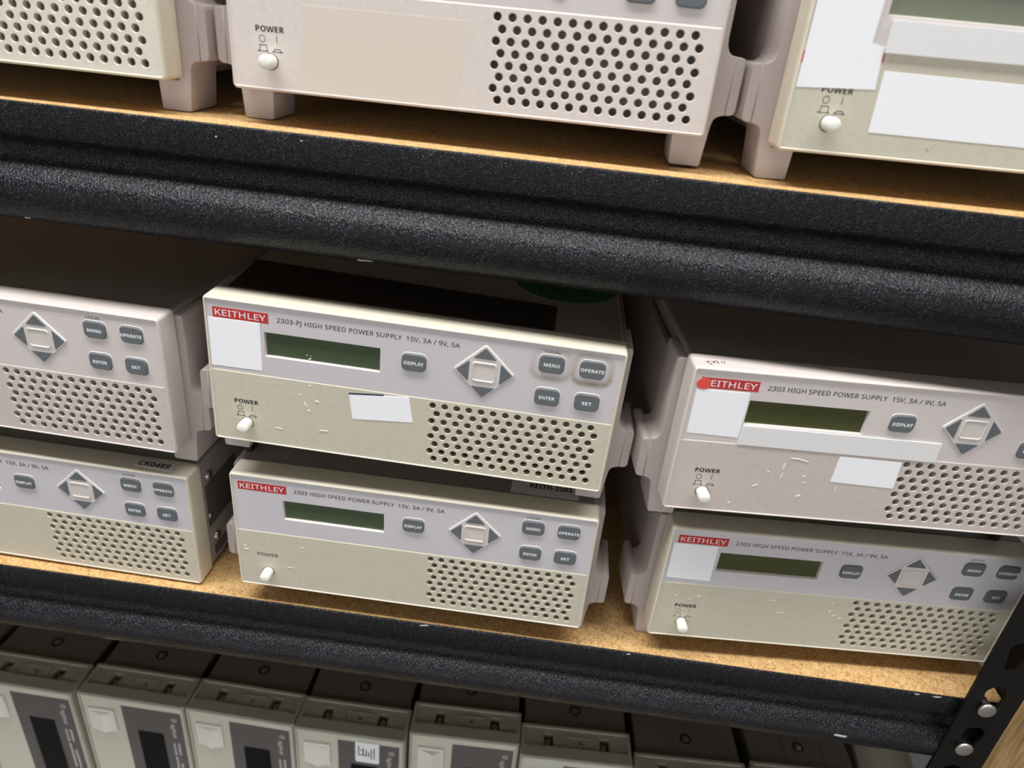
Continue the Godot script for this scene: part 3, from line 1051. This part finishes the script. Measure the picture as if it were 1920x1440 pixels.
	var t3 := make_supply({"label": "cream power supply with two white labels and a tape strip, on the uppermost board", "at": Vector3(365.97, 81.1, -10.0), "rot": Vector3(-0.01, 1.72, 0.44), "bezel": "bezel_warm", "plate": "plate_warm", "panel": "panel_pink", "lcd": "lcd_grey", "title": T23, "left_only": true, "pads": [-0.3, 1.2, -0.3, 1.2]})
	supply_details(c1, c2, r1, r2, l1, l2, t1, t2, t3)

	# upright supplies
	upright_meshes()
	var top := -362.0
	var uprights := [[-335.5, -31.0, -0.6, "upright grey supply mostly hidden at the far end of the row"],
		[-247.0, -32.0, -0.6, "upright grey supply at the end of the row next to the mostly hidden one"],
		[-157.7, -33.4, -0.4, "upright grey supply with a pencil mark by its well, third in the row"],
		[-70.4, -33.4, -0.9, "upright grey supply beside the one with the white label, fourth in the row"],
		[16.7, -31.0, 0.4, "upright grey supply with a scribbled white label on its dark panel"],
		[104.7, -40.2, 1.9, "upright grey supply set back beside the white-labelled one"],
		[192.1, -34.9, 2.4, "upright grey supply seventh in the row, under the middle stack of supplies"],
		[281.2, -23.0, 2.6, "upright grey supply eighth in the row, before the wide dark gap"],
		[372.5, -30.0, 2.6, "upright grey supply with seamed cover, last before the pale instrument"]]
	var made := []
	for a in uprights:
		made.append(make_upright(a[0], top, a[1], a[2], a[3]))
	var wl := begin()
	slab(wl, round_rect(47.7, 213.0 - 31.2, 66.6, 213.0 - 7.6, 1.0, 2), -1.1, -0.7, 0.1)
	put("white_label", done(wl), M.paper, made[4], Vector3.ZERO, "white label with a dark scribble")
	wl = begin()
	for q in [[50.0, 12.0, 0.8, 11.0], [51.6, 16.5, 3.0, 0.9], [53.6, 14.0, 0.9, 9.0], [56.0, 16.0, 0.9, 7.5], [58.0, 18.0, 0.9, 6.0], [60.0, 14.5, 0.9, 12.0], [62.3, 13.0, 0.8, 13.0], [50.5, 22.0, 6.5, 0.9]]:
		box(wl, Vector3(q[0], 213.0 - q[1], -0.72), Vector3(q[0] + q[2], 213.0 - q[1] - q[3], -0.66))
	put("scribble", done(wl), M.ink, made[4])
	for x: float in [30.5, 61.0]:
		var sm := begin()
		box(sm, Vector3(x, 213.0 - 2.2, -29.0), Vector3(x + 0.5, 213.0 - 1.5, -220.0))
		put("cover_seam", done(sm), M.void, made[8])
	var gi := thing("pale_instrument", "pale grey slim instrument between the last upright supply and the post", "instrument", Vector3(480, -577, -62), Vector3(0, -8, 0))
	put("housing", rbox_mesh(Vector3(0, 107.5, -150), Vector3(44, 215, 300), 1.5, 1), M.grey_green, gi)

func on_top(called: String, parent: Node3D, c: Array, v: float, m: Material, label := "") -> MeshInstance3D:
	# flat sheet lying on the unit's upper side: corners (u, w)
	var st := begin()
	var pg := PackedVector2Array()
	for a in c:
		pg.append(Vector2(a[0] - HW, -a[1]))
	slab(st, pg, 0.0, 0.2, 0.04)
	var o := put(called, done(st), m, parent, Vector3(0, FOOT - v, 0), label)
	o.basis = Basis(Vector3(1, 0, 0), Vector3(0, 0, -1), Vector3(0, 1, 0))
	return o

func supply_details(c1: Node3D, c2: Node3D, r1: Node3D, r2: Node3D, l1: Node3D, l2: Node3D, t1: Node3D, t2: Node3D, t3: Node3D) -> void:
	# stained panel of the stacked middle unit
	var sp := mat("panel_stained", Color.WHITE, 0.5)
	sp.albedo_texture = ImageTexture.create_from_image(stained_panel_image())
	(c1.get_node("control_panel") as MeshInstance3D).material_override = sp
	sticker("white_label", c1, [[1.9, 11.6], [28.7, 11.4], [28.7, 38.2], [1.9, 38.6]], -0.85, M.paper, "blank white label")
	var wl := sticker("white_label", c1, [[74.6, 44.6], [106.2, 41.3], [108.9, 56.2], [76.6, 59.2]], -0.5, M.paper, "blank white label stuck askew")
	sticker("label_border", wl, [[74.5, 43.7], [93.0, 41.9], [93.0, 42.8], [74.6, 44.7]], -0.5, M.navy)
	on_top("dark_label", c1, [[5.8, -18.0], [176.0, -17.6], [176.3, -52.0], [2.5, -62.0]], 0.62, M.dark_label, "large dark label on the upper side")
	var el := []
	for i in 28:
		var t := TAU * i / 28
		el.append([180.0 + cos(t) * 31.0, -92.0 + sin(t) * 31.5])
	var gl := on_top("green_label", c1, el, 0.62, M.green_label, "round green label")
	for k in 5:
		var st := begin()
		for j in 7:
			var x0 := 163.0 + j * 5.2 - HW
			box(st, Vector3(x0, 75.0 + k * 5.0, 0.2), Vector3(x0 + 3.9, 76.8 + k * 5.0, 0.26))
		put("label_print", done(st), M.ink, gl)
	var strip := on_top("label_strip", c2, [[161.0, -16.8], [201.0, -16.8], [201.0, -34.0], [161.0, -34.0]], 0.68, M.tape, "white label strip on the upper side")
	letters("strip_lettering", "KEITH-2303", strip, 172.0 - HW, 197.0 - HW, -28.0, -23.6, 0.2, M.ink, true)
	crumbs("glue_crumb", c1, [[51.2, 54.6, 3.4, 1.1, 1.1], [53.0, 58.0, 2.0, 1.6, 0.2], [57.6, 52.0, 2.6, 1.3, 0.3], [48.8, 49.2, 1.1, 1.0, 0.0], [61.0, 69.3, 5.0, 0.7, -0.1], [36.0, 71.8, 5.0, 0.7, 0.2], [54.0, 43.0, 1.5, 0.6, 0.3]], -0.5, M.flake, "pale crumb of old glue")
	crumbs("dirt_smudge", c1, [[109.0, 64.8, 2.2, 0.8, 0.7], [107.2, 63.3, 2.6, 0.5, 0.6], [110.0, 66.0, 0.9, 0.7, 0.2]], -0.82, M.smudge, "brown smudge")
	crumbs("display_speck", c1, [[53.6, 28.3, 2.0, 0.6, -0.5], [52.0, 26.4, 0.7, 0.6, 0.0], [53.9, 26.6, 0.6, 0.4, 0.0]], -2.45, M.flake, "white speck on the display")
	crumbs("glue_crumb", c2, [[5.3, 53.0, 1.8, 0.5, 0.2], [6.4, 55.4, 3.2, 0.6, 0.1], [41.0, 49.0, 2.0, 0.5, 0.1], [33.0, 66.0, 4.0, 0.4, 0.0]], -0.5, M.flake, "pale crumb of old glue")
	# right-hand stack
	sticker("white_label", r1, [[3.4, 12.0], [29.8, 12.0], [29.8, 37.3], [3.6, 36.8]], -0.85, M.paper, "blank white label")
	sticker("tape_strip", r1, [[30.6, 29.9], [131.5, 30.5], [132.0, 41.5], [30.0, 40.8]], -0.75, M.tape, "pale grey tape strip", 0.7)
	sticker("white_label", r1, [[83.5, 43.0], [115.7, 43.4], [116.7, 59.5], [83.3, 58.5]], -0.5, M.paper, "blank white label")
	var dot := []
	for i in 22:
		var t := TAU * i / 22
		dot.append([6.3 + cos(t) * 3.5, 9.1 + sin(t) * 2.9])
	sticker("dot_sticker", r1, dot, -0.75, M.dot_red, "round light red sticker", 0.3)
	crumbs("glue_crumb", r1, [[57.3, 51.5, 1.4, 5.0, 0.1], [57.4, 57.5, 1.0, 5.5, 0.1], [62.4, 46.6, 6.0, 0.9, 0.1], [67.0, 47.4, 4.0, 0.8, 0.3], [50.2, 55.8, 1.3, 1.0, 0.0], [69.0, 56.6, 1.4, 1.2, 0.0], [45.4, 64.6, 4.5, 0.6, -0.4], [69.4, 69.0, 2.2, 1.4, -0.6], [34.5, 76.9, 1.5, 1.3, 0.0], [87.0, 62.8, 0.9, 3.2, -0.2], [69.8, 60.6, 1.2, 0.9, 0.0]], -0.5, M.flake, "pale crumb of old glue")
	var hw := begin()
	for q in [[6.2, -6.2, 8.4, -7.4], [8.4, -7.4, 7.2, -5.2], [7.2, -5.2, 9.2, -4.6], [9.2, -4.6, 8.0, -3.6], [9.4, -8.0, 10.6, -5.6], [11.2, -8.6, 10.6, -6.4], [10.6, -6.4, 13.0, -6.8], [12.2, -8.8, 12.8, -5.4], [14.4, -8.6, 14.8, -5.8], [16.0, -9.0, 16.2, -6.4]]:
		var a := Vector2(q[0], q[1])
		var b := Vector2(q[2], q[3])
		var n := (b - a).normalized().orthogonal() * 0.22
		quad(hw, P(a.x - n.x, -0.05, a.y - n.y), P(b.x - n.x, -0.05, b.y - n.y), P(b.x + n.x, -0.05, b.y + n.y), P(a.x + n.x, -0.05, a.y + n.y))
	put("pen_mark", done(hw), M.ink, r1, Vector3.ZERO, "pen scribble on the upper edge")
	sticker("white_label", r2, [[2.9, 11.8], [28.4, 11.8], [29.0, 37.7], [3.1, 37.2]], -0.85, M.paper, "blank white label")
	crumbs("glue_crumb", r2, [[105.0, 46.0, 0.8, 2.0, 0.2], [105.2, 53.0, 0.9, 4.0, 0.1], [108.5, 55.6, 3.4, 0.6, -0.4], [112.6, 57.4, 2.2, 0.7, -0.4], [11.7, 50.7, 2.4, 0.8, -0.1], [25.5, 49.7, 2.2, 0.8, -0.2], [20.7, 52.5, 2.4, 0.5, -0.3], [70.0, 48.0, 4.0, 0.4, -0.1], [76.0, 57.0, 5.0, 0.4, -0.3]], -0.5, M.flake, "pale scratch")
	# left-hand stack
	var tag := on_top("tag_label", l2, [[177.6, -5.2], [201.0, -3.6], [200.2, -11.2], [177.0, -12.2]], -0.02, M.tape, "small pale tag reading CK0489")
	letters("tag_lettering", "CK0489", tag, 179.3 - HW, 198.6 - HW, -10.2, -5.8, 0.2, M.ink, true)
	# bare side plate with screws and a slot
	for q in [[8.5, -24.0, 3.4], [38.0, -21.0, 1.8], [58.0, -26.0, 3.4]]:
		var s := put("side_screw", K.get("side_screw") if K.has("side_screw") else _side_screw(), M.steel, l2, P(212.4, q[0] + 6.0, q[1]))
		s.rotation.y = PI / 2
		s.scale = Vector3.ONE * q[2] / 3.0
	var slot := begin()
	box(slot, P(212.1, 70.0, -22.0), P(212.5, 78.0, -60.0))
	box(slot, P(212.1, 20.0, -19.0), P(212.5, 52.0, -60.0))
	put("side_slot", done(slot), M.void, l2)
	var ft := begin()
	for u: float in [12.0, 187.0]:
		for w: float in [-40.0, -330.0]:
			ft = begin()
			box(ft, P(u, BH - 1.0, w), P(u + 14.0, BH + (1.7 if w > -100.0 else 2.7), w - 14.0))
			put("foot", done(ft), M.rubber, l2)
	# uppermost shelf
	sticker("beige_label", t2, [[33.6, 47.3], [107.0, 47.2], [103.1, 82.0], [32.7, 82.0]], -0.5, M.beige_label, "blank beige label", 0.06)
	sticker("white_label", t3, [[1.9, 4.0], [27.9, 4.0], [27.5, 39.8], [32.6, 40.9], [33.8, 56.6], [1.9, 58.2]], -0.5, M.paper, "tall blank white label")
	sticker("label_border", t3, [[1.0, 44.5], [2.0, 44.5], [2.0, 49.0], [0.9, 49.0]], -0.3, M.pink_ink)
	sticker("label_border", t3, [[33.0, 42.9], [33.7, 42.9], [33.9, 46.4], [33.2, 46.4]], -0.5, M.pink_ink)
	sticker("tape_strip", t3, [[32.6, 31.3], [160.0, 30.6], [160.0, 42.4], [33.3, 42.8]], -0.75, M.tape, "wide pale tape strip", 1.3)
	sticker("white_label", t3, [[35.4, 49.4], [112.0, 49.8], [112.0, 73.2], [36.2, 73.0]], -0.5, M.paper, "wide blank white label")
	crumbs("dirt_smudge", t3, [[62.0, 77.5, 0.9, 0.4, -0.8], [63.0, 78.2, 0.7, 0.5, 0.0]], -0.6, M.ink, "dark nick")

func _side_screw() -> ArrayMesh:
	var st := begin()
	lathe(st, Vector3.ZERO, [Vector2(3.0, -0.5), Vector2(3.0, 0.6), Vector2(2.6, 1.3), Vector2(1.5, 1.8), Vector2(0.0, 1.9)], 18)
	K.side_screw = done(st)
	return K.side_screw
